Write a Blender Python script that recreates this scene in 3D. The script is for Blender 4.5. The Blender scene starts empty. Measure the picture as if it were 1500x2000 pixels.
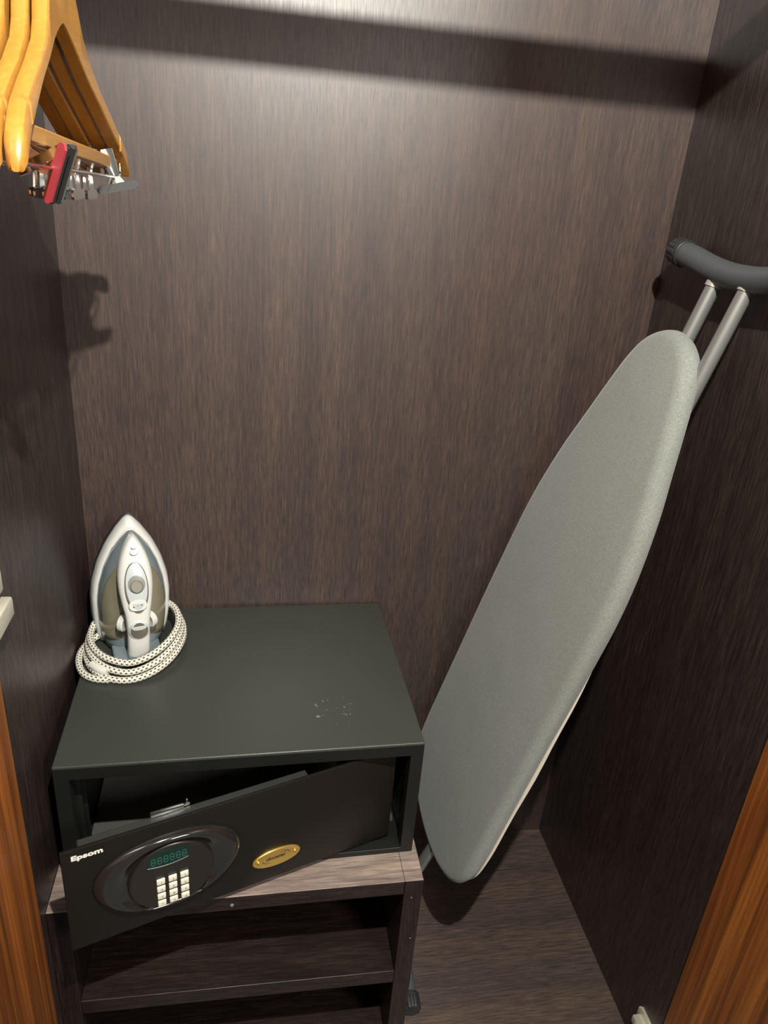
import bpy, bmesh, math, random
from mathutils import Vector, Matrix
random.seed(4)
C = bpy.context.scene.collection
SC = bpy.context.scene
V = Vector

# ---------------------------------------------------------------- camera
cam_d = bpy.data.cameras.new('camera'); cam = bpy.data.objects.new('camera', cam_d); C.objects.link(cam)
right, down, fwd = V((0.98419, -0.16072, 0.07448)), V((0.00128, -0.41396, -0.91029)), V((0.17713, 0.89599, -0.40721))
m = Matrix.Identity(4)
for i in range(3):
    m[i][0] = right[i]; m[i][1] = -down[i]; m[i][2] = -fwd[i]
m.translation = V((0.2573, -1.15, 1.317))
cam.matrix_world = m
cam_d.sensor_fit = 'VERTICAL'; cam_d.sensor_height = 36.0; cam_d.lens = 36.0 * 1438.2 / 2000.0
cam_d.clip_start = 0.02
SC.camera = cam

# ---------------------------------------------------------------- world, lights, exposure
w = bpy.data.worlds.new('world'); SC.world = w; w.use_nodes = True
w.node_tree.nodes['Background'].inputs[0].default_value = (1.0, 0.95, 0.88, 1)
w.node_tree.nodes['Background'].inputs[1].default_value = 0.20
ld = bpy.data.lights.new('ceiling_downlight', 'SPOT'); lo = bpy.data.objects.new('ceiling_downlight', ld); C.objects.link(lo)
lo.location = (0.40, -1.10, 1.933); ld.energy = 122; ld.color = (1.0, 0.975, 0.89); ld.shadow_soft_size = 0.013
ld.spot_size = math.radians(150); ld.spot_blend = 0.8
lo.rotation_euler = (V((0.42, -0.2, 0.6)) - V(lo.location)).to_track_quat('-Z', 'Y').to_euler()
l2 = bpy.data.lights.new('added_fill_light', 'AREA'); o2 = bpy.data.objects.new('added_fill_light', l2); C.objects.link(o2)  # unseen area lamp added to brighten the shadow band and left side
l2.shape = 'SQUARE'; l2.size = 0.6; l2.energy = 50; l2.color = (1.0, 0.99, 0.93); o2.location = (1.7, -2.6, 2.30)
o2.rotation_euler = (V((0.3, 0.0, 1.2)) - V(o2.location)).to_track_quat('-Z', 'Y').to_euler()
SC.view_settings.view_transform = 'Standard'; SC.view_settings.look = 'None'
SC.view_settings.gamma = 1.0; SC.view_settings.use_curve_mapping = False
SC.view_settings.exposure = 0.0

# ---------------------------------------------------------------- materials
def mat(name, col, rough=0.5, metal=0.0, spec=0.5, coat=0.0):
    mm = bpy.data.materials.new(name); mm.use_nodes = True
    b = mm.node_tree.nodes['Principled BSDF']
    b.inputs['Base Color'].default_value = (*col, 1); b.inputs['Roughness'].default_value = rough
    b.inputs['Metallic'].default_value = metal; b.inputs['Specular IOR Level'].default_value = spec
    b.inputs['Coat Weight'].default_value = coat
    return mm

def nodes(mm):
    return mm.node_tree.nodes, mm.node_tree.links, mm.node_tree.nodes['Principled BSDF']

def noise(N, L, src, scale, detail=3.0, rough=0.55):
    mp = N.new('ShaderNodeMapping'); mp.inputs['Scale'].default_value = scale
    L.new(src, mp.inputs['Vector'])
    n = N.new('ShaderNodeTexNoise'); n.inputs['Scale'].default_value = 1.0
    n.inputs['Detail'].default_value = detail; n.inputs['Roughness'].default_value = rough
    L.new(mp.outputs[0], n.inputs['Vector'])
    return n.outputs['Fac']

def ramp(N, L, fac, stops):
    r = N.new('ShaderNodeValToRGB'); e = r.color_ramp.elements
    while len(e) < len(stops): e.new(0.5)
    for i, (p, c) in enumerate(stops):
        e[i].position = p; e[i].color = (*c, 1)
    L.new(fac, r.inputs[0]); return r.outputs[0]

def mixc(N, L, fac, a, b, mode='MIX'):
    x = N.new('ShaderNodeMix'); x.data_type = 'RGBA'; x.blend_type = mode
    if isinstance(fac, float): x.inputs[0].default_value = fac
    else: L.new(fac, x.inputs[0])
    L.new(a, x.inputs[6])
    if isinstance(b, tuple): x.inputs[7].default_value = (*b, 1)
    else: L.new(b, x.inputs[7])
    return x.outputs[2]

def wood(name, axis, dark, light, band, rough, fine=760, bandw=22, seed=0.0, bump=0.07, along=34, spec=0.95, mot=(0.55, 1.25)):
    mm = mat(name, dark, rough, spec=spec); N, L, B = nodes(mm)
    tc = N.new('ShaderNodeTexCoord'); off = N.new('ShaderNodeVectorMath'); off.operation = 'ADD'
    off.inputs[1].default_value = (seed, seed * 1.7, seed * 0.6); L.new(tc.outputs['Object'], off.inputs[0]); src = off.outputs[0]
    def sc(a, b): s = [a, a, a]; s['XYZ'.index(axis)] = b; return tuple(s)
    f1 = noise(N, L, src, sc(fine, along), 3, 0.6)
    f2 = noise(N, L, src, sc(fine * 0.3, along * 0.35), 2)
    f3 = noise(N, L, src, sc(bandw, 1.1), 3, 0.6)
    c1 = ramp(N, L, f1, [(0.36, dark), (0.66, light)])
    c2 = ramp(N, L, f2, [(0.3, (mot[0],) * 3), (0.7, (mot[1],) * 3)])
    c3 = ramp(N, L, f3, [(0.3, band[0]), (0.5, band[1]), (0.68, band[2])])
    o = mixc(N, L, 1.0, c1, c2, 'MULTIPLY'); o = mixc(N, L, 1.0, o, c3, 'MULTIPLY')
    L.new(o, B.inputs['Base Color'])
    r = N.new('ShaderNodeMapRange'); r.inputs[1].default_value = 0.3; r.inputs[2].default_value = 0.7
    r.inputs[3].default_value = rough + 0.08; r.inputs[4].default_value = rough - 0.06
    L.new(f1, r.inputs[0]); L.new(r.outputs[0], B.inputs['Roughness'])
    bp = N.new('ShaderNodeBump'); bp.inputs['Strength'].default_value = bump; bp.inputs['Distance'].default_value = 0.0006
    L.new(f1, bp.inputs['Height']); L.new(bp.outputs[0], B.inputs['Normal'])
    return mm

WB = [(0.82, 0.76, 0.76), (1.0, 0.94, 0.92), (1.25, 1.16, 1.02)]
M = {}
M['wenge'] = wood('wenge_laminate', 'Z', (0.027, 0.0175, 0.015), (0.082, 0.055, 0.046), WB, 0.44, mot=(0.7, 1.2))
M['wenge_side'] = wood('wenge_side_shaded', 'Z', (0.0145, 0.0098, 0.009), (0.046, 0.032, 0.0285), WB, 0.40, seed=3.1, spec=0.7)  # darker copy of the wall laminate, side-wall shade put into the colour
M['wenge_floor'] = wood('wenge_floor_laminate', 'X', (0.038, 0.026, 0.022), (0.112, 0.080, 0.068), WB, 0.45, fine=640, bandw=14, seed=5.2, along=30, mot=(0.72, 1.18))
M['wenge_shelf'] = wood('wenge_shelf_shaded', 'X', (0.009, 0.0058, 0.0052), (0.026, 0.0172, 0.015), WB, 0.42, fine=460, seed=7.7, spec=0.4)  # shade inside the cabinet put into this darker colour
M['lit_top'] = wood('lit_top_laminate', 'X', (0.19, 0.150, 0.128), (0.31, 0.255, 0.22), WB, 0.45, fine=460, seed=2.2)  # pale tone for cabinet upward faces, light on them put into the colour
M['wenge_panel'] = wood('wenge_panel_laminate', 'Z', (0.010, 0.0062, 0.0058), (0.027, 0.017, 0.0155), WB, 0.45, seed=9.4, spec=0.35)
M['redwood'] = wood('red_brown_veneer', 'Z', (0.20, 0.059, 0.0105), (0.37, 0.127, 0.0235), [(0.62, 0.56, 0.56), (0.92, 0.87, 0.87), (1.22, 1.24, 1.28)], 0.38, fine=150, bandw=48, along=4, bump=0.03, spec=0.5)
M['hanger'] = wood('varnished_beech', 'Y', (0.305, 0.140, 0.0215), (0.345, 0.163, 0.030), [(0.96, 0.95, 0.93), (1, 1, 1), (1.03, 1.03, 1.04)], 0.30, fine=300, bandw=50, along=8, mot=(0.96, 1.04), spec=0.5, bump=0.0)
M['chrome'] = mat('polished_steel', (0.78, 0.78, 0.76), 0.16, 1.0)
M['nickel'] = mat('nickel_hinge', (0.80, 0.76, 0.63), 0.38, 0.6)
M['collar'] = mat('satin_steel_collar', (0.50, 0.51, 0.49), 0.42, 0.5)
M['rubber'] = mat('black_rubber', (0.018, 0.018, 0.019), 0.55)
M['grip'] = mat('grey_black_foam_grip', (0.065, 0.070, 0.076), 0.5)
M['red'] = mat('red_clip_face', (0.30, 0.035, 0.045), 0.35)
M['tube'] = mat('grey_painted_tube', (0.30, 0.31, 0.30), 0.33, 0.6)
M['rail'] = mat('rail_metal', (0.25, 0.25, 0.25), 0.35, 0.8)
M['felt'] = mat('cream_felt', (0.75, 0.68, 0.58), 0.85)
M['deck'] = mat('white_board_deck', (0.5, 0.5, 0.48), 0.5)
M['white'] = mat('white_plastic', (0.60, 0.60, 0.565), 0.33)
M['white_soft'] = mat('white_rubber_sleeve', (0.62, 0.61, 0.565), 0.5)
M['sole'] = mat('steel_soleplate', (0.30, 0.31, 0.33), 0.3, 1.0)
M['tank'] = mat('grey_blue_tank', (0.17, 0.205, 0.22), 0.16, coat=0.4)
M['window'] = mat('smoky_tan_tank', (0.20, 0.180, 0.122), 0.14, coat=0.4)
M['inset'] = mat('pale_silver_blue_panel', (0.56, 0.60, 0.60), 0.25, 0.2)
M['dial'] = mat('grey_dial', (0.28, 0.27, 0.23), 0.3, 0.3)
M['dial_dark'] = mat('dark_bronze_button', (0.16, 0.14, 0.11), 0.25, 0.3)
M['ink'] = mat('dark_print', (0.05, 0.05, 0.05), 0.6)
M['dark'] = mat('dark_void_plastic', (0.008, 0.008, 0.009), 0.4)
M['gloss_black'] = mat('gloss_black_plastic', (0.014, 0.013, 0.012), 0.12, coat=0.5)
M['matt_black'] = mat('matt_black_disc', (0.015, 0.012, 0.010), 0.3)
M['lcd'] = mat('dark_green_display', (0.004, 0.020, 0.016), 0.2)
M['seg'] = mat('teal_segments', (0.02, 0.11, 0.085), 0.4)
M['line'] = mat('grey_line', (0.20, 0.21, 0.18), 0.3)
M['key'] = mat('ivory_key', (0.80, 0.76, 0.60), 0.35)
M['gold'] = mat('brushed_gold', (0.72, 0.47, 0.12), 0.3, 0.75)
M['goldink'] = mat('brown_badge_print', (0.07, 0.025, 0.008), 0.5)
M['print'] = mat('pale_grey_print', (0.80, 0.77, 0.70), 0.5)

def powder(name, base, rough, spec=0.5):
    mm = mat(name, base, rough, spec=spec); N, L, B = nodes(mm)
    tc = N.new('ShaderNodeTexCoord'); src = tc.outputs['Object']
    f = noise(N, L, src, (900, 900, 900), 2)
    bp = N.new('ShaderNodeBump'); bp.inputs['Strength'].default_value = 0.25; bp.inputs['Distance'].default_value = 0.0004
    L.new(f, bp.inputs['Height']); L.new(bp.outputs[0], B.inputs['Normal'])
    return mm, N, L, B, src
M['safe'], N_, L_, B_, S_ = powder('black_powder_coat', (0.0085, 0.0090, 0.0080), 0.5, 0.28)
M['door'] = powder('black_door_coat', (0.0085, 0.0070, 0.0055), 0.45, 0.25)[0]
def lit_scuffed():
    mm, N, L, B, src = powder('lit_scuffed_powder_coat', (0.036, 0.0395, 0.033), 0.36)  # base paler than the body coat: light on upward faces painted in
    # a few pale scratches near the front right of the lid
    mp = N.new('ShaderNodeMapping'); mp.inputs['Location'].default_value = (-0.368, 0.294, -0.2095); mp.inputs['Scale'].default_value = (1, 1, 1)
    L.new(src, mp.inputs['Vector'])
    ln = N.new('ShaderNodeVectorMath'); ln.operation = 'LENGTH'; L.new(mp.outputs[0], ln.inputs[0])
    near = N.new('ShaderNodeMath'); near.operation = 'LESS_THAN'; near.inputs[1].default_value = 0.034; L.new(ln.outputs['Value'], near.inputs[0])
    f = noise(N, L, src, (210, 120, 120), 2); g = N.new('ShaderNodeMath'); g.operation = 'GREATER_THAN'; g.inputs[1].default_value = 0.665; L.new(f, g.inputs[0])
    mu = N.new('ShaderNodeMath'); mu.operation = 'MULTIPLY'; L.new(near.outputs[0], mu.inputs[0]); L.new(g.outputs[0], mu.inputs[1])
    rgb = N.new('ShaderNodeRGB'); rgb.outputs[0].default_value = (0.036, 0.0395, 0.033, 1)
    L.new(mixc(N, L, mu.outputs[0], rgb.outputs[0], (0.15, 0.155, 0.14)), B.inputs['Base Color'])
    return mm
M['safe_lid'] = lit_scuffed()

def fabric(name, a, b, s, rough=0.95):
    mm = mat(name, a, rough, spec=0.1); N, L, B = nodes(mm)
    tc = N.new('ShaderNodeTexCoord'); src = tc.outputs['Object']
    f = noise(N, L, src, (s, s, s), 4, 0.75); g = noise(N, L, src, (9, 9, 9), 3)
    c = ramp(N, L, f, [(0.3, a), (0.7, b)]); d = ramp(N, L, g, [(0.3, (0.94, 0.95, 0.93)), (0.7, (1.05, 1.04, 1.04))])
    L.new(mixc(N, L, 1.0, c, d, 'MULTIPLY'), B.inputs['Base Color'])
    B.inputs['Sheen Weight'].default_value = 0.25
    bp = N.new('ShaderNodeBump'); bp.inputs['Strength'].default_value = 0.3; bp.inputs['Distance'].default_value = 0.0005
    L.new(f, bp.inputs['Height']); L.new(bp.outputs[0], B.inputs['Normal'])
    return mm
M['cover'] = fabric('grey_cotton_cover', (0.17, 0.185, 0.17), (0.285, 0.30, 0.275), 420)
M['lining'] = fabric('dark_safe_lining', (0.055, 0.053, 0.048), (0.08, 0.078, 0.07), 600)

def braid():
    mm = mat('speckled_braid', (0.7, 0.66, 0.55), 0.8, spec=0.2); N, L, B = nodes(mm)
    tc = N.new('ShaderNodeTexCoord'); sp = N.new('ShaderNodeSeparateXYZ'); L.new(tc.outputs['UV'], sp.inputs[0])
    def math_(op, a, b=None):
        x = N.new('ShaderNodeMath'); x.operation = op
        for i, q in enumerate((a, b)):
            if q is None: continue
            if isinstance(q, (int, float)): x.inputs[i].default_value = q
            else: L.new(q, x.inputs[i])
        return x.outputs[0]
    u = math_('MULTIPLY', sp.outputs[0], 1 / 0.0070); v = math_('MULTIPLY', sp.outputs[1], 8.0)
    row = math_('FLOOR', v); u2 = math_('ADD', u, math_('MULTIPLY', row, 0.5))
    fu = math_('SUBTRACT', math_('FRACT', u2), 0.5); fv = math_('SUBTRACT', math_('FRACT', v), 0.5)
    d = math_('ADD', math_('MULTIPLY', math_('MULTIPLY', fu, fu), 5.5), math_('MULTIPLY', math_('MULTIPLY', fv, fv), 4.0))
    dot = math_('LESS_THAN', d, 0.32)
    rgb = N.new('ShaderNodeRGB'); rgb.outputs[0].default_value = (0.62, 0.59, 0.505, 1)
    L.new(mixc(N, L, dot, rgb.outputs[0], (0.05, 0.045, 0.035)), B.inputs['Base Color'])
    wv = math_('SINE', math_('MULTIPLY', sp.outputs[0], 2 * math.pi / 0.0025))
    bp = N.new('ShaderNodeBump'); bp.inputs['Strength'].default_value = 0.4; bp.inputs['Distance'].default_value = 0.0005
    L.new(wv, bp.inputs['Height']); L.new(bp.outputs[0], B.inputs['Normal'])
    return mm
M['braid'] = braid()

# ---------------------------------------------------------------- mesh helpers
def obj(name, bm, m, parent=None, smooth=False, label=None, loc=None, rot=None):
    bmesh.ops.recalc_face_normals(bm, faces=bm.faces)
    me = bpy.data.meshes.new(name); bm.to_mesh(me); bm.free(); me.materials.append(M[m])
    o = bpy.data.objects.new(name, me); C.objects.link(o)
    if smooth:
        for p in me.polygons: p.use_smooth = True
        if smooth != 'all': me.set_sharp_from_angle(angle=math.radians(38))
    if parent: o.parent = parent
    if loc: o.location = loc
    if rot: o.rotation_euler = rot
    if label: o['label'] = label
    return o

def thing(name, label, cat, loc, rotz=0, group=None):
    o = bpy.data.objects.new(name, None); C.objects.link(o); o.empty_display_size = 0.05
    o.location = loc; o.rotation_euler = (0, 0, rotz); o['label'] = label; o['category'] = cat
    if group: o['group'] = group
    return o

def tag(o, label, cat, group=None):
    o['label'] = label; o['category'] = cat
    if group: o['group'] = group
    return o

def bx(bm, lo_, hi_, bev=0.0, seg=2, mtx=None):
    vs = []
    for z in (lo_[2], hi_[2]):
        for y in (lo_[1], hi_[1]):
            for x in (lo_[0], hi_[0]):
                p = V((x, y, z)); vs.append(bm.verts.new(mtx @ p if mtx else p))
    F = [(0, 2, 3, 1), (4, 5, 7, 6), (0, 1, 5, 4), (2, 6, 7, 3), (0, 4, 6, 2), (1, 3, 7, 5)]
    fs = [bm.faces.new([vs[i] for i in f]) for f in F]
    if bev > 0:
        es = {e for f in fs for e in f.edges}
        bmesh.ops.bevel(bm, geom=list(es), offset=bev, segments=seg, profile=0.5, affect='EDGES')
    return vs

def box(lo_, hi_, bev=0.0, seg=2):
    bm = bmesh.new(); bx(bm, lo_, hi_, bev, seg); return bm

def loft(bm, rings, closed=True, caps=True, uv=None):
    R = [[bm.verts.new(p) for p in r] for r in rings]; n = len(R[0])
    for a, b in zip(R, R[1:]):
        for i in range(n if closed else n - 1):
            j = (i + 1) % n
            bm.faces.new((a[i], a[j], b[j], b[i]))
    if caps:
        bm.faces.new(R[0][::-1]); bm.faces.new(R[-1])
    return R

def tube(bm, pts, r, n=12, caps=True, uvs=False):
    pts = [V(p) for p in pts]; k = len(pts)
    rad = r if isinstance(r, (list, tuple)) else [r] * k
    T = []
    for i in range(k):
        d = pts[min(i + 1, k - 1)] - pts[max(i - 1, 0)]; T.append(d.normalized())
    u = T[0].orthogonal().normalized(); rings = []; s = 0; S = []
    for i in range(k):
        if i: s += (pts[i] - pts[i - 1]).length
        S.append(s)
        u = (u - T[i] * u.dot(T[i])).normalized(); v = T[i].cross(u)
        rings.append([pts[i] + (u * math.cos(2 * math.pi * j / n) + v * math.sin(2 * math.pi * j / n)) * rad[i] for j in range(n)])
    if not uvs:
        loft(bm, rings, True, caps); return
    L = bm.loops.layers.uv.verify(); R = [[bm.verts.new(p) for p in rr] for rr in rings]
    for i in range(k - 1):
        for j in range(n):
            q = (j + 1) % n
            f = bm.faces.new((R[i][j], R[i][q], R[i + 1][q], R[i + 1][j]))
            for lp, (a, b) in zip(f.loops, ((S[i], j / n), (S[i], (j + 1) / n), (S[i + 1], (j + 1) / n), (S[i + 1], j / n))): lp[L].uv = (a, b)
    if caps: bm.faces.new(R[0][::-1]); bm.faces.new(R[-1])

def smooth_path(pts, per=8):
    P = [V(p) for p in pts]; out = []
    for i in range(len(P) - 1):
        p0, p1, p2, p3 = P[max(i - 1, 0)], P[i], P[i + 1], P[min(i + 2, len(P) - 1)]
        for k in range(per):
            t = k / per
            out.append(0.5 * ((2 * p1) + (p2 - p0) * t + (2 * p0 - 5 * p1 + 4 * p2 - p3) * t * t + (3 * p1 - p0 - 3 * p2 + p3) * t ** 3))
    out.append(P[-1]); return out

def interp(tab, x):
    if x <= tab[0][0]: return tab[0][1]
    for (a, b), (c, d) in zip(tab, tab[1:]):
        if x <= c: return b + (d - b) * (x - a) / (c - a)
    return tab[-1][1]

def ellipse(cx, cz, a, b, y, n=48, p=2.0):
    out = []
    for i in range(n):
        t = 2 * math.pi * i / n; c, s = math.cos(t), math.sin(t)
        out.append(V((cx + a * math.copysign(abs(c) ** (2 / p), c), y, cz + b * math.copysign(abs(s) ** (2 / p), s))))
    return out

def disc(bm, cx, cz, prof, n=40, ax=1.0):     # prof: (radius, y) pairs, front is -y
    loft(bm, [ellipse(cx, cz, r * ax, r, y, n) for r, y in prof])

def text_mesh(name, body, size, m, parent, loc, sx=1.0, bold=0.0, shear=0.0, rot=(math.pi / 2, 0, 0), ext=0.0002, align='LEFT'):
    cu = bpy.data.curves.new(name, 'FONT'); cu.body = body; cu.size = size; cu.offset = bold; cu.shear = shear
    cu.extrude = ext; cu.align_x = align; cu.align_y = 'BOTTOM_BASELINE'; cu.resolution_u = 3
    t = bpy.data.objects.new(name, cu); C.objects.link(t); bpy.context.view_layer.update()
    me = bpy.data.meshes.new_from_object(t.evaluated_get(bpy.context.evaluated_depsgraph_get()))
    bpy.data.objects.remove(t); me.name = name; me.materials.clear(); me.materials.append(M[m])
    for v in me.vertices: v.co.x *= sx
    o = bpy.data.objects.new(name, me); C.objects.link(o); o.parent = parent; o.location = loc; o.rotation_euler = rot
    return o

# ---------------------------------------------------------------- the wardrobe shell
def struct(name, bm, m, parent=None):
    o = obj(name, bm, m, parent); o['kind'] = 'structure'; return o
XL, XR, YF, ZT = -0.011, 0.9046, -0.5055, 2.10
struct('wall_back', box((XL - 0.018, 0.0, -0.018), (XR + 0.018, 0.018, ZT + 0.018)), 'wenge')
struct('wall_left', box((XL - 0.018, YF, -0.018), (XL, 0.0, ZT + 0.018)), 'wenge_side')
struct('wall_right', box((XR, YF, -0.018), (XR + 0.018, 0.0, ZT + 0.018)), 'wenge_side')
struct('floor', box((XL, YF, -0.018), (XR, 0.0, 0.0)), 'wenge_floor')
struct('ceiling', box((XL, YF, ZT), (XR, 0.0, ZT + 0.018)), 'wenge_floor')
struct('door_1', box((-0.008, -0.955, -0.01), (0.0139, YF - 0.0015, ZT + 0.02), 0.0012), 'redwood')
struct('door_2', box((XR, -0.955, -0.01), (XR + 0.022, YF - 0.0015, ZT + 0.02), 0.0012), 'redwood')

# ---------------------------------------------------------------- shelf cabinet
cab = thing('shelf_cabinet', 'low dark wood shelf cabinet standing under the open safe', 'cabinet', (0.2475, -0.21, 0.0))
def cb(name, lo_, hi_, m, bev=0.0009):
    l = V(cab.location); return obj(name, box(V(lo_) - l, V(hi_) - l, bev), m, cab)
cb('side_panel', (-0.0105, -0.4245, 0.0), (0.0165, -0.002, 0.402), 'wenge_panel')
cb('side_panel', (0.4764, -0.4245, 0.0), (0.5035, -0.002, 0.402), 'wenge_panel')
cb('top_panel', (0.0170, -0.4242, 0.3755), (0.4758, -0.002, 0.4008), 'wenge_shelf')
cb('lit_top_sheet', (0.0170, -0.4242, 0.4009), (0.4758, -0.002, 0.4021), 'lit_top', 0.0004)  # thin added layer carrying the painted brightness of the cabinet top
cb('lit_top_edge', (-0.0105, -0.4243, 0.4012), (0.0166, -0.002, 0.4022), 'lit_top', 0.0003)  # added strip, painted pale as the lit end of the side panel
cb('lit_top_edge', (0.4763, -0.4243, 0.4012), (0.5034, -0.002, 0.4022), 'lit_top', 0.0003)
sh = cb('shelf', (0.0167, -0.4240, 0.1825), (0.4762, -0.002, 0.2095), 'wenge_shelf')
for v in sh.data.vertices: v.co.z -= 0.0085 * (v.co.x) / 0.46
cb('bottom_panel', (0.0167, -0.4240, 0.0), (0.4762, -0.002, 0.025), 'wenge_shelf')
bm = bmesh.new(); disc(bm, 0, 0, [(0.0026, 0.001), (0.0026, -0.0004), (0.0022, -0.0008)], 16)
obj('screw_cap', bm, 'line', cab, loc=V((0.2313, -0.4245, 0.386)) - V(cab.location), label='small grey cap on the front edge of the top')

for sx_, sz_ in ((0.4885, 0.3675), (0.4945, 0.2790)):
    bm = bmesh.new(); disc(bm, 0, 0, [(0.0012, 0.001), (0.0012, -0.0003), (0.0008, -0.0005)], 12)
    obj('pin_mark', bm, 'line', cab, loc=V((sx_, -0.4245, sz_)) - V(cab.location))
# ---------------------------------------------------------------- safe
SW, SD, SH = 0.488, 0.3725, 0.2095
ox0, ox1, oz0, oz1 = 0.0185, 0.4695, 0.0100, 0.1865     # door opening
saf = thing('hotel_safe', 'black metal safe with its keypad door ajar, on the shelf cabinet', 'safe', (0.0015, -0.0095, 0.4022), math.radians(1.0))
bm = bmesh.new()
bx(bm, (0, -SD + 0.018, 0), (SW, 0, oz0 - 0.004)); bx(bm, (0, -SD + 0.018, oz0 - 0.0055), (0.0165, 0, SH - 0.0058))
bx(bm, (0.4720, -SD + 0.018, oz0 - 0.0055), (SW, 0, SH - 0.0058))
bx(bm, (0.0, -0.004, 0), (SW, 0, SH - 0.02))
# front flange round the opening
def ring_frame(bm, x0, x1, z0, z1, ix0, ix1, iz0, iz1, y0, y1):
    R = [[V((x, y, z)) for x, z in ((a, c), (b, c), (b, d), (a, d))] for (a, b, c, d, y) in
         ((x0, x1, z0, z1, y1), (x0, x1, z0, z1, y0 + 0.0010), (x0 + 0.0010, x1 - 0.0010, z0 + 0.0010, z1, y0), (ix0 - 0.0007, ix1 + 0.0007, iz0 - 0.0007, iz1 + 0.0007, y0), (ix0, ix1, iz0, iz1, y0 + 0.0007), (ix0, ix1, iz0, iz1, y1))]
    R = [[bm.verts.new(p) for p in r] for r in R]
    for i in range(6):
        for j in range(4):
            bm.faces.new((R[i][j], R[i][(j + 1) % 4], R[(i + 1) % 6][(j + 1) % 4], R[(i + 1) % 6][j]))
ring_frame(bm, 0, SW, 0, SH - 0.0058, ox0, ox1, oz0, oz1, -SD, -SD + 0.018)
# locking rib inside the left jamb
bx(bm, (ox0 - 0.004, -SD + 0.030, oz0), (ox0 + 0.006, -SD + 0.034, oz1), 0.0006)
bx(bm, (ox0 - 0.004, -SD + 0.048, oz0), (ox0 + 0.008, -SD + 0.051, oz1), 0.0006)
obj('body', bm, 'safe', saf, smooth=True)
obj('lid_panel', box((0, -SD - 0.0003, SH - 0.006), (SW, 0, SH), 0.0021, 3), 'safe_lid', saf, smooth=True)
obj('floor_lining', box((0.020, -SD + 0.055, oz0 - 0.005), (0.468, -0.006, oz0 + 0.0005)), 'lining', saf)
obj('back_lining', box((0.020, -0.0065, oz0), (0.468, -0.0045, oz1)), 'lining', saf)

# door: local x along the leaf from the free edge, y into the safe, z up
dang = math.atan2(0.31471, 0.94919)
DW, DH = 0.446, 0.1655
bm = bmesh.new(); bx(bm, (0, 0, 0), (DW, 0.0045, DH), 0.0007)
door = obj('door', bm, 'door', None, smooth=True)
door.parent = saf
dm = Matrix.Translation((0.0392, -0.4926, 0.4172)) @ Matrix.Rotation(dang, 4, 'Z')
door.matrix_local = (Matrix.Translation(saf.location) @ Matrix.Rotation(math.radians(1.0), 4, 'Z')).inverted() @ dm
ZD = 0.4172
bm = bmesh.new(); bx(bm, (0.020, 0.0046, 0.014), (0.318, 0.030, 0.151), 0.003, 3); obj('lock_housing', bm, 'safe_lid', door, smooth=True)  # pale lid coat again, so its top strip is painted as lit
bm = bmesh.new(); bx(bm, (0.108, 0.0265, 0.1505), (0.150, 0.0325, 0.1560), 0.0008); bx(bm, (0.150, 0.029, 0.1505), (0.158, 0.0325, 0.1540), 0.0006)
tube(bm, [(0.1545, 0.031, 0.153), (0.1545, 0.031, 0.160)], 0.0012, 8)
obj('lock_bolt', bm, 'chrome', door, smooth=True)
bm = bmesh.new(); tube(bm, [(0.438, 0.0075, 0.008), (0.438, 0.0075, 0.158)], 0.003, 10); obj('hinge_pin', bm, 'safe', door, smooth=True)
# oval escutcheon with a raised shoulder and a dip round the keypad disc
cx, cz, ca, cbb = 0.1225, 0.508 - ZD, 0.0925, 0.0560
dx, dz, dr = 0.1240, 0.4975 - ZD, 0.0535
rings = []
for t, h in ((0, 0.0005), (0.01, -0.0020), (0.06, -0.0045), (0.16, -0.0075), (0.32, -0.0098), (0.50, -0.0100), (0.68, -0.0075), (0.84, -0.0045), (0.93, -0.0036)):
    A = ellipse(cx, cz, ca, cbb, 0, 72, 2.12); B = ellipse(dx, dz, dr, dr, 0, 72)
    rings.append([V((a.x + (b.x - a.x) * t, h, a.z + (b.z - a.z) * t)) for a, b in zip(A, B)])
bm = bmesh.new(); loft(bm, rings); obj('escutcheon', bm, 'gloss_black', door, smooth='all')
bm = bmesh.new(); disc(bm, dx, dz, [(dr, 0.0), (dr, -0.0068), (dr - 0.0012, -0.0082), (dr - 0.003, -0.0086), (dr - 0.0045, -0.0080), (0.001, -0.0080)], 72)
obj('keypad_disc', bm, 'matt_black', door, smooth=True)
bm = bmesh.new()
up = [V((0.0945 + 0.0505 * i / 12, -0.0082, 0.5415 - ZD + 0.0035 * math.sin(math.pi * i / 12))) for i in range(13)]
lw = [V((0.0945 + 0.0505 * i / 12, -0.0082, 0.5228 - ZD - 0.0032 * math.sin(math.pi * i / 12))) for i in range(13)]
f = up + lw[::-1]; loft(bm, [[p + V((0, 0.0006, 0)) for p in f], f]); obj('display', bm, 'lcd', door)
bm = bmesh.new(); tube(bm, [p + V((0, -0.0002, 0)) for p in lw], 0.0004, 6); obj('display_line', bm, 'line', door)
for k in range(6):
    bm = bmesh.new(); x0, z0, ww, hh, th = 0.0990 + k * 0.00765, 0.5248 - ZD, 0.0056, 0.0112, 0.0010
    yy = -0.0086
    def sg(a, b, c, d): bx(bm, (x0 + a, yy, z0 + b), (x0 + c, yy + 0.0003, z0 + d))
    g = 0.0003
    sg(th, 0, ww - th, th); sg(th, hh / 2 - th / 2, ww - th, hh / 2 + th / 2); sg(th, hh - th, ww - th, hh)
    sg(0, th + g, th, hh / 2 - g); sg(ww - th, th + g, ww, hh / 2 - g); sg(0, hh / 2 + g, th, hh - th - g); sg(ww - th, hh / 2 + g, ww, hh - th - g)
    obj('display_digit', bm, 'seg', door)
keyme = None
KEYS = ['1', '2', '3', '4', '5', '6', '7', '8', '9', '*', '0', '#']
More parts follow.
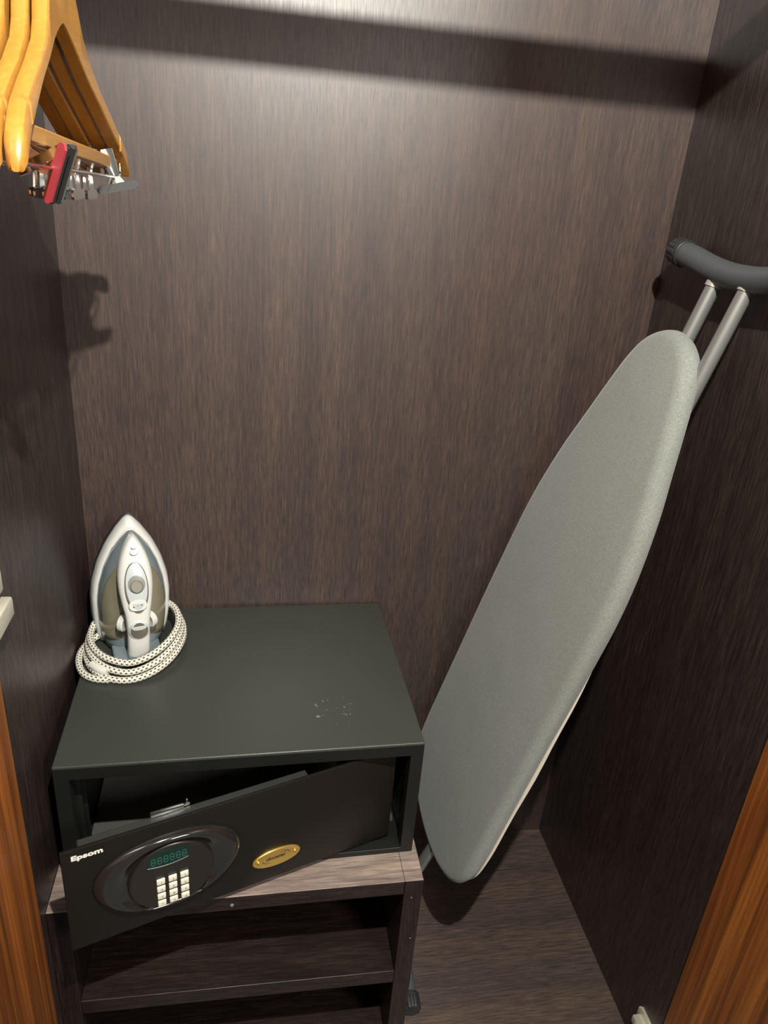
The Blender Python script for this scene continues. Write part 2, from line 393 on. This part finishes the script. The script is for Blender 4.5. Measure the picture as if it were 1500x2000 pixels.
for r in range(4):
    for c in range(3):
        kx, kz = 0.1091 + c * 0.01475, 0.4950 - ZD - r * 0.01273
        if keyme is None:
            ko = obj('key', box((-0.0053, -0.0105, -0.0049), (0.0053, -0.0078, 0.0049), 0.0013, 3), 'key', door, smooth=True); keyme = ko.data
        else:
            ko = bpy.data.objects.new('key', keyme); C.objects.link(ko); ko.parent = door
        ko.location = (kx, 0, kz)
        text_mesh('key_numeral', KEYS[3 * r + c], 0.0052, 'line', door, (kx + 0.0006, -0.01055, kz - 0.0024), align='CENTER', ext=0.0001)
bm = bmesh.new()
gx, gz, ga, gb = 0.2662, 0.4565 - ZD, 0.0345, 0.0150
loft(bm, [ellipse(gx, gz, ga * s, gb * s, y, 56, 2.05) if s > 0.9 else ellipse(gx, gz, ga - (1 - s) * 0.03, gb - (1 - s) * 0.03, y, 56, 2.05) for s, y in ((1, 0.0), (1, -0.0016), (0.97, -0.0024), (0.94, -0.0024), (0.89, -0.0015))])
badge = obj('badge', bm, 'gold', door, smooth=True, label='gold oval badge with brown script')
for s in (-1, 1):
    bm = bmesh.new(); disc(bm, gx + s * 0.0265, gz, [(0.0024, -0.0012), (0.0023, -0.0024), (0.0014, -0.0032)], 16); obj('rivet', bm, 'gold', door, smooth=True)
text_mesh('badge_lettering', 'docatel', 0.0085, 'goldink', door, (gx - 0.0158, -0.0017, gz - 0.0020), sx=1.08, bold=0.00012, shear=0.3)
bm = bmesh.new()
tube(bm, smooth_path([(gx + 0.006, -0.0017, gz + 0.0068), (gx + 0.013, -0.0017, gz + 0.0064), (gx + 0.0185, -0.0017, gz + 0.0036), (gx + 0.019, -0.0017, gz + 0.0008)], 5), 0.0004, 6)
tube(bm, smooth_path([(gx - 0.009, -0.0017, gz - 0.0066), (gx - 0.015, -0.0017, gz - 0.0062), (gx - 0.0195, -0.0017, gz - 0.0034), (gx - 0.0205, -0.0017, gz - 0.0006)], 5), 0.0004, 6)
obj('badge_swash', bm, 'goldink', door)
text_mesh('lettering', 'Epsom', 0.0098, 'print', door, (0.0112, -0.0003, 0.5672 - ZD), sx=1.36, bold=0.00038)

# ---------------------------------------------------------------- steam iron
iron = thing('steam_iron', 'white and grey steam iron standing upright on the safe', 'iron', (0.0755, -0.121, 0.6117), math.radians(15.0))
SOLE = [(0.0, 0.0520), (0.019, 0.0565), (0.046, 0.0598), (0.080, 0.0605), (0.107, 0.0572), (0.139, 0.0480), (0.168, 0.0350), (0.193, 0.0190), (0.2035, 0.0105), (0.2080, 0.0060), (0.2098, 0.0020)]
def hw(z, tab=SOLE): return interp(tab, z)
def outline(inset, y, tab=SOLE, zlo=0.004, zhi=None, roll=0.03, n=22):
    top = tab[-1][0] - inset * 1.3; L = []; R = []
    for i in range(n + 1):
        t = i / n; z = zlo + (top - zlo) * (1 - (1 - t) ** 1.5)
        # scale the table so that the inset outline keeps its shape
        hz = max(hw(min(z + inset * 0.75 * (z / top) ** 2, tab[-1][0]), tab) - inset * (1 - 0.3 * z / top), 0.0008)
        L.append(V((-hz + roll * z, y, z))); R.append(V((hz + roll * z, y, z)))
    return L + R[::-1]
def ir(name, bm, m, smooth=True, label=None): return obj(name, bm, m, iron, smooth, label)
bm = bmesh.new(); loft(bm, [outline(0.0012, 0.058), outline(-0.0006, 0.0565), outline(-0.0006, 0.0505), outline(0.001, 0.050)]); ir('soleplate', bm, 'sole')
bm = bmesh.new(); loft(bm, [outline(0.0005, 0.0502), outline(0.0, 0.046), outline(0.0014, 0.036), outline(0.0042, 0.029), outline(0.0085, 0.027)]); ir('skirt', bm, 'white', 'all', 'white plastic skirt')
# tank dome and its see-through part share one surface
DOME = [(0.0080, 0.0300), (0.0092, 0.0200), (0.0125, 0.0100), (0.0155, 0.0045), (0.0190, -0.0005), (0.0230, -0.0048), (0.0270, -0.0080), (0.0320, -0.0104), (0.0380, -0.0118), (0.06, -0.0125)]
def on_dome(loop, lift=0.0):
    return [V((p.x, interp(DOME, hw(p.z) - abs(p.x - 0.03 * p.z)) - lift, p.z)) for p in loop]
tl = [outline(i, 0.0) for i in (0.0080, 0.0095, 0.0125, 0.0160, 0.0200, 0.0245, 0.0295, 0.0350, 0.0420)]
bm = bmesh.new(); loft(bm, [on_dome(l) for l in tl]); ir('water_tank', bm, 'tank', 'all')
WIN = [(0.0, 0.0415), (0.03, 0.0460), (0.07, 0.0480), (0.095, 0.0460), (0.115, 0.0415), (0.132, 0.0345), (0.146, 0.0255), (0.155, 0.0165), (0.160, 0.0070), (0.1615, 0.0020)]
wl = [outline(i, 0.0, WIN, 0.020 + i * 0.4) for i in (0.0, 0.002, 0.005, 0.009, 0.013, 0.018, 0.024, 0.030)]
rims = [p + V((0, 0.004, 0)) for p in on_dome(wl[0])]
bm = bmesh.new(); loft(bm, [rims] + [on_dome(l, 0.0016) for l in wl]); ir('tank_window', bm, 'window', 'all', 'smoky tan see-through part of the tank')
# handle: (z, half width, front y, back y)
HS = [(0.012, 0.0160, -0.0515, -0.028), (0.040, 0.0162, -0.0555, -0.033), (0.070, 0.0166, -0.0560, -0.034), (0.088, 0.0182, -0.0530, -0.030), (0.105, 0.0218, -0.0490, -0.020),
      (0.128, 0.0250, -0.0430, -0.006), (0.148, 0.0245, -0.0360, 0.002), (0.168, 0.0200, -0.0270, 0.006), (0.184, 0.0130, -0.0180, 0.010), (0.194, 0.0062, -0.0105, 0.012), (0.1975, 0.0015, -0.0060, 0.012)]
zs = [r[0] for r in HS]
def hsec(z):
    return [interp([(r[0], r[k]) for r in HS], z) for k in (1, 2, 3)]
hz_ = smooth_path([(r[0], 0, 0) for r in HS], 4); rings = []
P1 = smooth_path([(r[0], r[1], 0) for r in HS], 5); P2 = smooth_path([(r[0], r[2], r[3]) for r in HS], 5)
for a, b in zip(P1, P2):
    z, hwid, yf, yb = a.x, max(a.y, 0.001), b.y, b.z; ring = []
    for i in range(28):
        t = 2 * math.pi * i / 28; c, s = math.cos(t), math.sin(t); e = 2 / 3.0
        ring.append(V((0.0 + 0.03 * z + hwid * math.copysign(abs(c) ** e, c), (yf + yb) / 2 + (yb - yf) / 2 * math.copysign(abs(s) ** e, s), z)))
    rings.append(ring)
bm = bmesh.new(); loft(bm, rings); ir('handle', bm, 'white', 'all')
def on_handle(name, m, zc, hgt, wid, y_up, prof, p=2.0, smooth=True, label=None, cxx=0.0):
    # a badge lying on the sloping front of the handle at height zc
    yf = hsec(zc)[1]; sl = (hsec(zc + 0.006)[1] - hsec(zc - 0.006)[1]) / 0.012
    ang = math.atan(sl)
    mt = Matrix.Translation((0.03 * zc + cxx, yf, zc)) @ Matrix.Rotation(-ang, 4, 'X')
    bm = bmesh.new(); rr = []
    for s, y in prof:
        rr.append([mt @ q for q in ellipse(0, 0, wid * s, hgt * s, y + y_up, 40, p)])
    loft(bm, rr); return ir(name, bm, m, smooth, label)
on_handle('panel_bezel', 'dial_dark', 0.132, 0.0385, 0.0168, 0.0, [(1, 0.004), (1, -0.0006), (0.97, -0.0010)])
on_handle('control_panel', 'inset', 0.134, 0.0355, 0.0152, 0.0, [(1, 0.004), (1, -0.0012), (0.95, -0.0018)], label='pale silver control panel')
on_handle('dial', 'dial', 0.134, 0.0098, 0.0092, 0.0, [(1, 0.002), (1, -0.0045), (0.88, -0.0055), (0.8, -0.0045)], label='round grey dial')
on_handle('dial_ring', 'line', 0.1365, 0.0138, 0.0122, 0.0, [(1, 0.002), (1, -0.0020), (0.9, -0.0023)])
on_handle('temperature_label', 'white', 0.1062, 0.0085, 0.0128, -0.0006, [(1, 0.004), (1, -0.0022), (0.96, -0.0028)], 2.6)
for k in range(3):
    on_handle('label_mark', 'ink', 0.1045 + 0.0008 * k, 0.0011, 0.0014, 0.0, [(1, 0.0), (1, -0.0037)], cxx=-0.006 + 0.0055 * k)
on_handle('steam_button', 'white', 0.1795, 0.0042, 0.0058, 0.0, [(1, 0.003), (1, -0.0035), (0.85, -0.0045)])
on_handle('spray_button', 'white', 0.1860, 0.0030, 0.0038, 0.0, [(1, 0.003), (1, -0.0040), (0.8, -0.0050)])
on_handle('grip_button_rim', 'inset', 0.066, 0.0152, 0.0142, 0.0, [(1, 0.003), (1, -0.0005), (0.96, -0.0010)])
b_ = on_handle('grip_button', 'dial_dark', 0.066, 0.0138, 0.0128, 0.0, [(1, 0.003), (1, -0.0012), (0.9, -0.0018)], label='bronze grey grip button with a pale upper half')
on_handle('grip_button_upper', 'inset', 0.0735, 0.0060, 0.0108, 0.0, [(1, 0.003), (1, -0.0020), (0.9, -0.0023)], 2.5)
for s in (-1, 1):
    bm = bmesh.new(); mt = Matrix.Translation((0.0024 + s * 0.0185, -0.022, 0.062)) @ Matrix.Rotation(-s * 0.9, 4, 'Z')
    loft(bm, [[mt @ q for q in ellipse(0, 0, r, r, y, 32)] for r, y in ((0.0115, 0.006), (0.0135, 0.004), (0.0135, -0.002), (0.011, -0.004), (0.0065, -0.002))])
    ir('temperature_wheel', bm, 'white', True)
bm = bmesh.new(); bx(bm, (-0.036, -0.052, 0.0005), (0.036, 0.050, 0.012), 0.004, 3); bx(bm, (-0.016, -0.052, 0.003), (0.016, -0.026, 0.022), 0.005, 3); ir('heel_rest', bm, 'tank')
# braided cord wound three times round the heel (world positions, moved into the iron's frame)
inv = (Matrix.Translation(iron.location) @ Matrix.Rotation(math.radians(15.0), 4, 'Z')).inverted()
R_ = 0.0052; pts = []
def coil(th, turn):
    # th measured from the front (0) clockwise to the left (pi/2), back (pi), right (3pi/2)
    ax = 0.0645 + 0.0035 * turn; ay = 0.0700 + 0.0125 * turn
    cxx, cyy = 0.0760, -0.1150
    s, c = math.sin(th), math.cos(th)
    x = cxx - ax * s * (1.0 if s > 0 else 1.02); y = cyy - ay * c
    z = 0.6117 + R_ + 0.0004 + max(0.0, (2.0 - turn)) * 0.0088 + 0.020 * max(0.0, -s) ** 1.5 * (1 - turn / 5) + 0.018 * max(0.0, -c) * (1 - turn / 5) + 0.010 * max(0.0, s) * (1 if turn < 2 else 0.0)
    return V((max(x, -0.0045), y, z))
n = 150
for i in range(n):
    th = 2 * math.pi * 3.0 * i / (n - 1) + math.pi; pts.append(coil(th, min(2.6, (th - math.pi) / (2 * math.pi) * 0.95)))
bm = bmesh.new(); tube(bm, [inv @ p for p in pts], R_, 12, True, True)
lp = smooth_path([(0.050, -0.2120, 0.6175), (0.030, -0.2080, 0.6172), (0.012, -0.1950, 0.6172), (0.000, -0.1700, 0.6172), (-0.0035, -0.1400, 0.6172), (0.004, -0.1150, 0.619), (0.018, -0.0980, 0.622)], 8)
tube(bm, [inv @ p for p in lp], R_, 12, True, True)
ir('power_cord', bm, 'braid', 'all', 'white braided cord with black specks wound round the heel')
bm = bmesh.new(); sl = smooth_path([(0.022, -0.181, 0.624), (0.034, -0.193, 0.6235), (0.047, -0.2005, 0.6225)], 5)
tube(bm, [inv @ p for p in sl], [0.0066] * len(sl), 14); ir('cord_sleeve', bm, 'white_soft', True)

# ---------------------------------------------------------------- ironing board
BO, BA, BW, BN = V((0.8262, -0.2063, 1.1638)), V((-0.2675, 0.0138, -0.9635)), V((0.0125, -0.9998, -0.0178)), V((-0.9635, -0.0168, 0.2672))
def BP(u, v, h): return BO + BA * u + BW * v + BN * h
brd = thing('ironing_board', 'folded ironing board with a grey cover leaning on the right wall', 'ironing board', (0.64, -0.22, 0.0))
bl = V(brd.location)
PRF = [(0.0, 0.004), (0.004, 0.024), (0.012, 0.043), (0.026, 0.0625), (0.050, 0.0785), (0.0724, 0.0890), (0.1207, 0.1065), (0.1689, 0.1230), (0.2172, 0.1400), (0.2654, 0.1530), (0.3137, 0.1630), (0.362, 0.1690), (0.41, 0.1715), (0.50, 0.1735), (0.60, 0.1740), (0.70, 0.1735), (0.80, 0.1735), (0.8446, 0.1725), (0.880, 0.1690), (0.905, 0.1590), (0.9300, 0.1400), (0.948, 0.1120), (0.960, 0.078), (0.9668, 0.040), (0.969, 0.008)]
PC = smooth_path([(a, b, 0) for a, b in PRF], 3)
VM = -0.0095
def board_loop(inset, h, under=0.0):
    L = []
    base = [(p.x, p.y) for p in PC] + [(p.x, -p.y) for p in PC[::-1]]
    k = len(base)
    for i in range(k):
        a = V((*base[i - 1], 0)); b = V((*base[(i + 1) % k], 0)); t = (b - a).normalized(); nn = V((t.y, -t.x, 0))
        q = base[i][0]; e_ = max(0.0, min(1.0, (q - 0.40) / 0.2)) * max(0.0, min(1.0, (0.95 - q) / 0.05)); p = V((*base[i], 0)) + nn * (inset + under * e_)
        L.append(BP(p.x, p.y + VM, h) - bl)
    return L
bm = bmesh.new(); loft(bm, [board_loop(i, h, u_) for i, h, u_ in ((0.020, 0.0, 0), (0.0135, -0.0008, 0), (0.0075, -0.0032, 0), (0.003, -0.0075, 0), (0.0006, -0.0120, 0.0005), (0.0, -0.0170, 0.0015), (0.0006, -0.0220, 0.0035), (0.002, -0.0265, 0.0055), (0.004, -0.0285, 0.006), (0.016, -0.0290, 0.006))])
cover = obj('cover', bm, 'cover', brd, 'all')
bm = bmesh.new(); loft(bm, [board_loop(i, h) for i, h in ((0.022, -0.0288), (0.022, -0.034))]); obj('deck', bm, 'deck', brd)
# pale felt hem peeping out along the near edge
hem = [p for p in PC if 0.43 < p.x < 0.935]
bm = bmesh.new(); rings = []
for i, p in enumerate(hem):
    q = hem[min(i + 1, len(hem) - 1)]; o_ = hem[max(i - 1, 0)]; t = (V((q.x, q.y, 0)) - V((o_.x, o_.y, 0))).normalized(); nn = V((-t.y, t.x, 0))
    tp = min(1.0, (p.x - 0.43) / 0.12); wv = (0.0003 if tp < 0 else tp * 0.0008) + 0.0016 * math.exp(-((p.x - 0.66) / 0.16) ** 2) + 0.0004 * math.sin(p.x * 40)
    c0 = V((p.x, p.y, 0))
    def q_(ins, h):
        s = c0 - nn * ins; return BP(s.x, s.y + VM, h) - bl
    rings.append([q_(0.018, -0.0275), q_(0.0062, -0.0275), q_(0.0062, -0.0280 - 1.9 * wv), q_(0.018, -0.0280 - 1.9 * wv)])
loft(bm, rings); obj('felt_hem', bm, 'felt', brd, label='cream felt edge under the cover')
# legs: two tubes run behind the board from the top foot bar to the bottom one
def bt(name, pts, r, m, n=14, label=None):
    bm = bmesh.new(); tube(bm, [V(p) - bl for p in pts], r, n); return obj(name, bm, m, brd, True, label)
T1a, T1b = V((0.8795, -0.1955, 1.2305)), V((0.8795, -0.2680, 1.2345))
bt('leg_tube', [T1a, T1a + BA * 0.86 + V((0, 0.0, 0))], 0.0104, 'tube')
bt('leg_tube', [T1b, T1b + BA * 0.86], 0.0104, 'tube')
for t in (T1a, T1b):
    bt('weld_collar', [t + BA * 0.0035, t + BA * 0.0105], 0.0122, 'collar')
fb = smooth_path([(0.8745, -0.1070, 1.2560), (0.8765, -0.1350, 1.2515), (0.8790, -0.1700, 1.2445), (0.8800, -0.2050, 1.2400), (0.8800, -0.2400, 1.2385), (0.8800, -0.2800, 1.2400), (0.8790, -0.3150, 1.2445), (0.8765, -0.3500, 1.2515), (0.8745, -0.3780, 1.2560)], 6)
bt('foot_bar', fb, 0.0168, 'grip', 20, 'dark grey foam covered foot bar')
def foot_cap(p, d, k=1.0):
    d = V(d).normalized(); u = d.orthogonal().normalized(); v = d.cross(u); bm = bmesh.new(); rings = []
    for s, r, rib in ((-0.006, 0.0178, 0), (-0.005, 0.0190, 0), (-0.001, 0.0190, 0), (0.0, 0.0178, 0), (0.0005, 0.0194, 1), (0.018, 0.0188, 1), (0.021, 0.0170, 1), (0.0225, 0.012, 0)):
        ring = []
        for i in range(48):
            a = 2 * math.pi * i / 48; rr = r - (0.0013 if rib and i % 4 < 1 else 0)
            ring.append(V(p) + d * s + (u * math.cos(a) + v * math.sin(a)) * rr * k - bl)
        rings.append(ring)
    loft(bm, rings); return obj('foot_cap', bm, 'rubber', brd, True)
foot_cap(fb[0], fb[0] - fb[1]); foot_cap(fb[-1], fb[-1] - fb[-2])
lb = smooth_path([(0.5330, -0.0980, 0.0165), (0.5340, -0.1600, 0.0205), (0.5345, -0.2250, 0.0225), (0.5340, -0.2900, 0.0205), (0.5330, -0.3520, 0.0165)], 6)
bt('foot_bar', lb, 0.0122, 'grip', 16)
foot_cap(lb[0], lb[0] - lb[1], 0.83); foot_cap(lb[-1], lb[-1] - lb[-2], 0.83)
LB = V((0.5415, -0.2250, 0.030))
bt('leg_tube', [LB, V((0.553, -0.222, 0.165)), V((0.600, -0.218, 0.27)), V((0.648, -0.215, 0.36)), V((0.79, -0.215, 0.82))], 0.0104, 'tube')

# ---------------------------------------------------------------- clothes rail and hangers
RY, RZ0, RZ1 = -0.430, 1.636, 1.678
bm = bmesh.new()
rg = []
for x in (XL + 0.0005, XR - 0.0005):
    rg.append([V((x, RY + 0.012 * math.cos(2 * math.pi * i / 28), (RZ0 + RZ1) / 2 + (RZ1 - RZ0) / 2 * math.sin(2 * math.pi * i / 28))) for i in range(28)])
loft(bm, rg); tag(obj('clothes_rail', bm, 'rail', None, True), 'oval metal clothes rail spanning the wardrobe above the hangers', 'rail')

INN = [(0.0, 1.4117), (0.012, 1.4085), (0.036, 1.3985), (0.072, 1.3785), (0.110, 1.3610), (0.150, 1.3405), (0.180, 1.3255), (0.196, 1.3140), (0.208, 1.3040)]
OUT = [(0.0, 1.5050), (0.010, 1.5020), (0.022, 1.4850), (0.036, 1.4580), (0.0488, 1.4367), (0.058, 1.4195), (0.075, 1.4020), (0.107, 1.3810), (0.147, 1.3605), (0.1795, 1.3430), (0.195, 1.3330), (0.204, 1.3245), (0.2105, 1.3110), (0.2110, 1.3045)]
def hx(s): return 0.0143 * (abs(s) / 0.21) ** 1.5
HC = V((0.1121 - 0.0068, -0.430, 1.5))          # root of the first hanger: middle of its wood at the neck
def make_hanger(label):
    t = thing('coat_hanger', label, 'hanger', HC, 0, 'wooden hangers on the rail')
    TILT = 0.012
    bm = bmesh.new(); S = []
    for a in (0.0, 0.008, 0.018, 0.030, 0.042, 0.050, 0.060, 0.075, 0.090, 0.107, 0.127, 0.147, 0.160, 0.1675, 0.1685, 0.1692, 0.1742, 0.1749, 0.1760, 0.183, 0.190, 0.197, 0.2035, 0.2080, 0.2105): S.append(a)
    S = [-a for a in S[:0:-1]] + S; rings = []
    for s in S:
        a = abs(s); zo, zi = interp(OUT, a), interp(INN, a); zo = max(zo, zi + 0.003); th = 0.0058 + 0.0006 * min(1.0, a / 0.12)
        if s < 0: zo -= 0.0095 * min(1.0, a / 0.03) * max(0.0, min(1.0, (0.175 - a) / 0.10)); zo = max(zo, zi + 0.006)
        if 0.1690 < a < 0.1745: zo -= 0.0062; th = 0.0048
        if a > 0.2: th = 0.0064 * max(0.25, math.sqrt(max(0.0, 1 - ((a - 0.2) / 0.0112) ** 2)))
        x = hx(s); h = zo - zi; rd = min(0.0045, h * 0.3)
        sec = [(-th, zi + 0.001), (-th + 0.001, zi), (th - 0.001, zi), (th, zi + 0.001), (th, zo - rd), (th - rd * 0.3, zo - rd * 0.3), (th - rd, zo), (-th + rd, zo), (-th + rd * 0.3, zo - rd * 0.3), (-th, zo - rd)]
        rings.append([V((x + q, s, z - HC.z - TILT * s)) for q, z in sec])
    loft(bm, rings); obj('frame', bm, 'hanger', t, True)
    bm = bmesh.new(); a, b = V((0.0135 - 0.0082 + 0.0, -0.181, 1.3315 - HC.z)), V((0.0135 - 0.0082, 0.186, 1.3140 - HC.z))
    d = (b - a).normalized(); up_ = V((0, 0, 1)) - d * d.z
    rr = []
    for p in (a, b):
        rr.append([p + V((sx * 0.0050, 0, 0)) + up_ * sz for sx, sz in ((-1, -0.0050), (-0.8, -0.0058), (0.8, -0.0058), (1, -0.0050), (1, 0.0042), (0.7, 0.0055), (-0.7, 0.0055), (-1, 0.0042))])
    loft(bm, rr); obj('trouser_bar', bm, 'hanger', t, True)
    bm = bmesh.new()
    zc = (RZ1 + 0.0045) - HC.z
    hk = [(0, 0, 0.0), (0, 0, 0.055), (0, 0.004, 0.085), (0, 0.017, 0.120), (0, 0.021, 0.160), (0, 0.016, zc - 0.008), (0, 0.0, zc), (0, -0.015, zc - 0.007), (0, -0.021, zc - 0.035)]
    tube(bm, smooth_path(hk, 6), 0.0019, 10); obj('hook', bm, 'chrome', t, True)
    # wire for the clips, hung under the trouser bar
    w0 = [(0.0122, -0.192, 1.330 - HC.z), (0.0122, -0.1915, 1.3165 - HC.z), (0.0125, -0.1865, 1.3120 - HC.z), (0.0125, -0.170, 1.3105 - HC.z), (0.0125, 0.160, 1.3015 - HC.z), (0.0125, 0.180, 1.3015 - HC.z), (0.0125, 0.186, 1.306 - HC.z), (0.0125, 0.187, 1.3145 - HC.z)]
    bm = bmesh.new(); tube(bm, w0, 0.0013, 10); obj('clip_wire', bm, 'chrome', t, True)
    bm = bmesh.new(); pr = []
    for k in range(19): pr.append(((0.0040 if k % 4 else 0.0030)))
    tube(bm, [(0.0115, -0.196 + 0.0001 * k, 1.3200 - HC.z - 0.0007 * k) for k in range(19)], pr, 14); obj('end_stud', bm, 'chrome', t, True)
    return t
def clip_shape(parent, y, roll, yaw=0.0, face='chrome', opening=0.006, jz=0.016, hl=0.022, jl=0.024):
    """spring clip riding on the wire; before rolling its jaws lie along x below the wire"""
    zc = 1.3105 - 0.009 * (y + 0.170) / 0.33 - HC.z
    mt = Matrix.Translation((0.0125, y, zc)) @ Matrix.Rotation(yaw, 4, 'Z') @ Matrix.Rotation(roll, 4, 'Y')
    def tri(bm, y0, y1, z0, z1, w0, w1, th=0.0009):
        rr = []
        for yy, zz, ww in ((y0, z0, w0), (y1, z1, w1)):
            rr.append([mt @ V((sx * ww, yy + sy * th, zz)) for sx, sy in ((-1, -1), (1, -1), (1, 1), (-1, 1))])
        loft(bm, rr)
    jaw = []
    bm = bmesh.new()
    tri(bm, -0.003, -opening, 0.0, -jz, 0.0050, 0.0095); tri(bm, -0.003, -0.0095, 0.0, hl, 0.0050, 0.0055)
    tri(bm, 0.003, opening, 0.0, -jz, 0.0050, 0.0095); tri(bm, 0.003, 0.0095, 0.0, hl, 0.0050, 0.0055)
    tube(bm, [mt @ V((x, 0, 0)) for x in (-0.0065, 0.0065)], 0.0034, 10)
    c = obj('clip', bm, 'chrome', parent, True)
    for sgn in (-1, 1):
        bm = bmesh.new(); rr = []
        for x, hh in ((-jl, 0.0015), (0.003 - jl, 0.0040), (jl - 0.003, 0.0040), (jl, 0.0015)):
            rr.append([mt @ V((x, sgn * (opening + dy), -jz - 0.002 + dz * hh)) for dy, dz in ((-0.0009, -1), (0.0009, -1), (0.0009, 1), (-0.0009, 1))])
        loft(bm, rr); obj('jaw_plate', bm, face if sgn < 0 else 'chrome', c, False)
        bm = bmesh.new(); rr = []
        for x in (0.0015 - jl, jl - 0.0015):
            rr.append([mt @ V((x, sgn * (opening - 0.0022) + dy, -jz - 0.0025 + dz)) for dy, dz in ((-0.0012, -0.0032), (0.0012, -0.0032), (0.0012, 0.0030), (-0.0012, 0.0030))])
        loft(bm, rr); obj('jaw_pad', bm, 'rubber', c, False)
    return c
LBL = ['wooden hanger with metal clips, nearest the open wardrobe middle', 'second wooden hanger from the right, mostly behind the first one',
       'third wooden hanger from the right, its front arm at the picture edge', 'wooden hanger at the far left, nearest the left wall']
h0 = make_hanger(LBL[0])
def dup(root, dx_, dy_, dz_, label, rz=0.0):
    r = root.copy(); C.objects.link(r); r.location = V(root.location) + V((dx_, dy_, dz_)); r['label'] = label; r.rotation_euler = (0, 0, rz)
    for ch in list(root.children):
        c = ch.copy(); C.objects.link(c); c.parent = r
        for g in ch.children:
            d = g.copy(); C.objects.link(d); d.parent = c
    return r
first = True
hs_ = [h0]
for k, (dx_, dy_, dz_, rz) in enumerate(((-0.0149, 0.003, 0.0, 0.0), (-0.0298, -0.002, 0.0, 0.0), (-0.0447, 0.004, 0.0, 0.0))):
    hs_.append(dup(h0, dx_, dy_, dz_, LBL[k + 1], rz))
ca_ = clip_shape(h0, -0.108, math.radians(-60), -0.65, 'red', 0.0045, 0.005, 0.020, 0.023)
bm = bmesh.new(); pv = V((0.0125, -0.108, 1.3088 - HC.z)); e1, e2 = pv + V((0.010, -0.004, 0.0150)), pv + V((-0.021, -0.012, -0.0045)); sd = V((0.5, -0.6, -0.62)).normalized() * 0.0042; nm = (e2 - e1).cross(sd).normalized() * 0.0006
loft(bm, [[p - sd * k - nm, p + sd * k - nm, p + sd * k + nm, p - sd * k + nm] for p, k in ((e1, 0.6), (e1.lerp(e2, 0.15), 0.9), (e1.lerp(e2, 0.8), 1.15), (e2, 0.8))])
obj('lever_plate', bm, 'chrome', ca_)
clip_shape(h0, 0.150, math.radians(-14), 0.12, 'chrome', 0.0055, 0.008, 0.026, 0.021)
for h, (ya, yb, ra, rb) in zip(hs_[1:], ((0.020, 0.080, 0, 0), (-0.010, 0.050, 0, 0), (0.030, 0.100, 0, 0))):
    clip_shape(h, ya, 0.0, math.pi / 2, 'chrome', 0.0035); clip_shape(h, yb, 0.0, math.pi / 2, 'chrome', 0.0035)

# ---------------------------------------------------------------- hinges on the side walls
hl = thing('cabinet_hinge', 'nickel concealed hinge on the left wall near the front', 'hinge', (XL, -0.45, 0.88), 0, 'concealed hinges')
bm = bmesh.new(); bx(bm, (0.0006, -0.028, -0.016), (0.018, 0.030, 0.007), 0.003, 2); obj('hinge_arm', bm, 'nickel', hl, True)
bm = bmesh.new(); bx(bm, (0.0, -0.022, 0.016), (0.012, 0.0265, 0.044), 0.0035, 2); obj('mounting_plate', bm, 'nickel', hl, True)
hr = thing('cabinet_hinge', 'nickel concealed hinge low on the right wall beside the red door', 'hinge', (XR, -0.484, 0.090), 0, 'concealed hinges')
bm = bmesh.new(); bx(bm, (-0.006, -0.030, -0.026), (0.0, 0.030, 0.000), 0.0015, 2); bx(bm, (-0.0055, -0.012, -0.002), (0.0, 0.026, 0.004), 0.001); obj('mounting_plate', bm, 'nickel', hr, True)
bm = bmesh.new(); bx(bm, (-0.020, -0.0320, -0.022), (-0.0055, 0.022, -0.006), 0.002, 2)
tube(bm, [(-0.0205, 0.010, -0.014), (-0.0150, 0.010, -0.014)], 0.0038, 12); obj('hinge_arm', bm, 'nickel', hr, True)
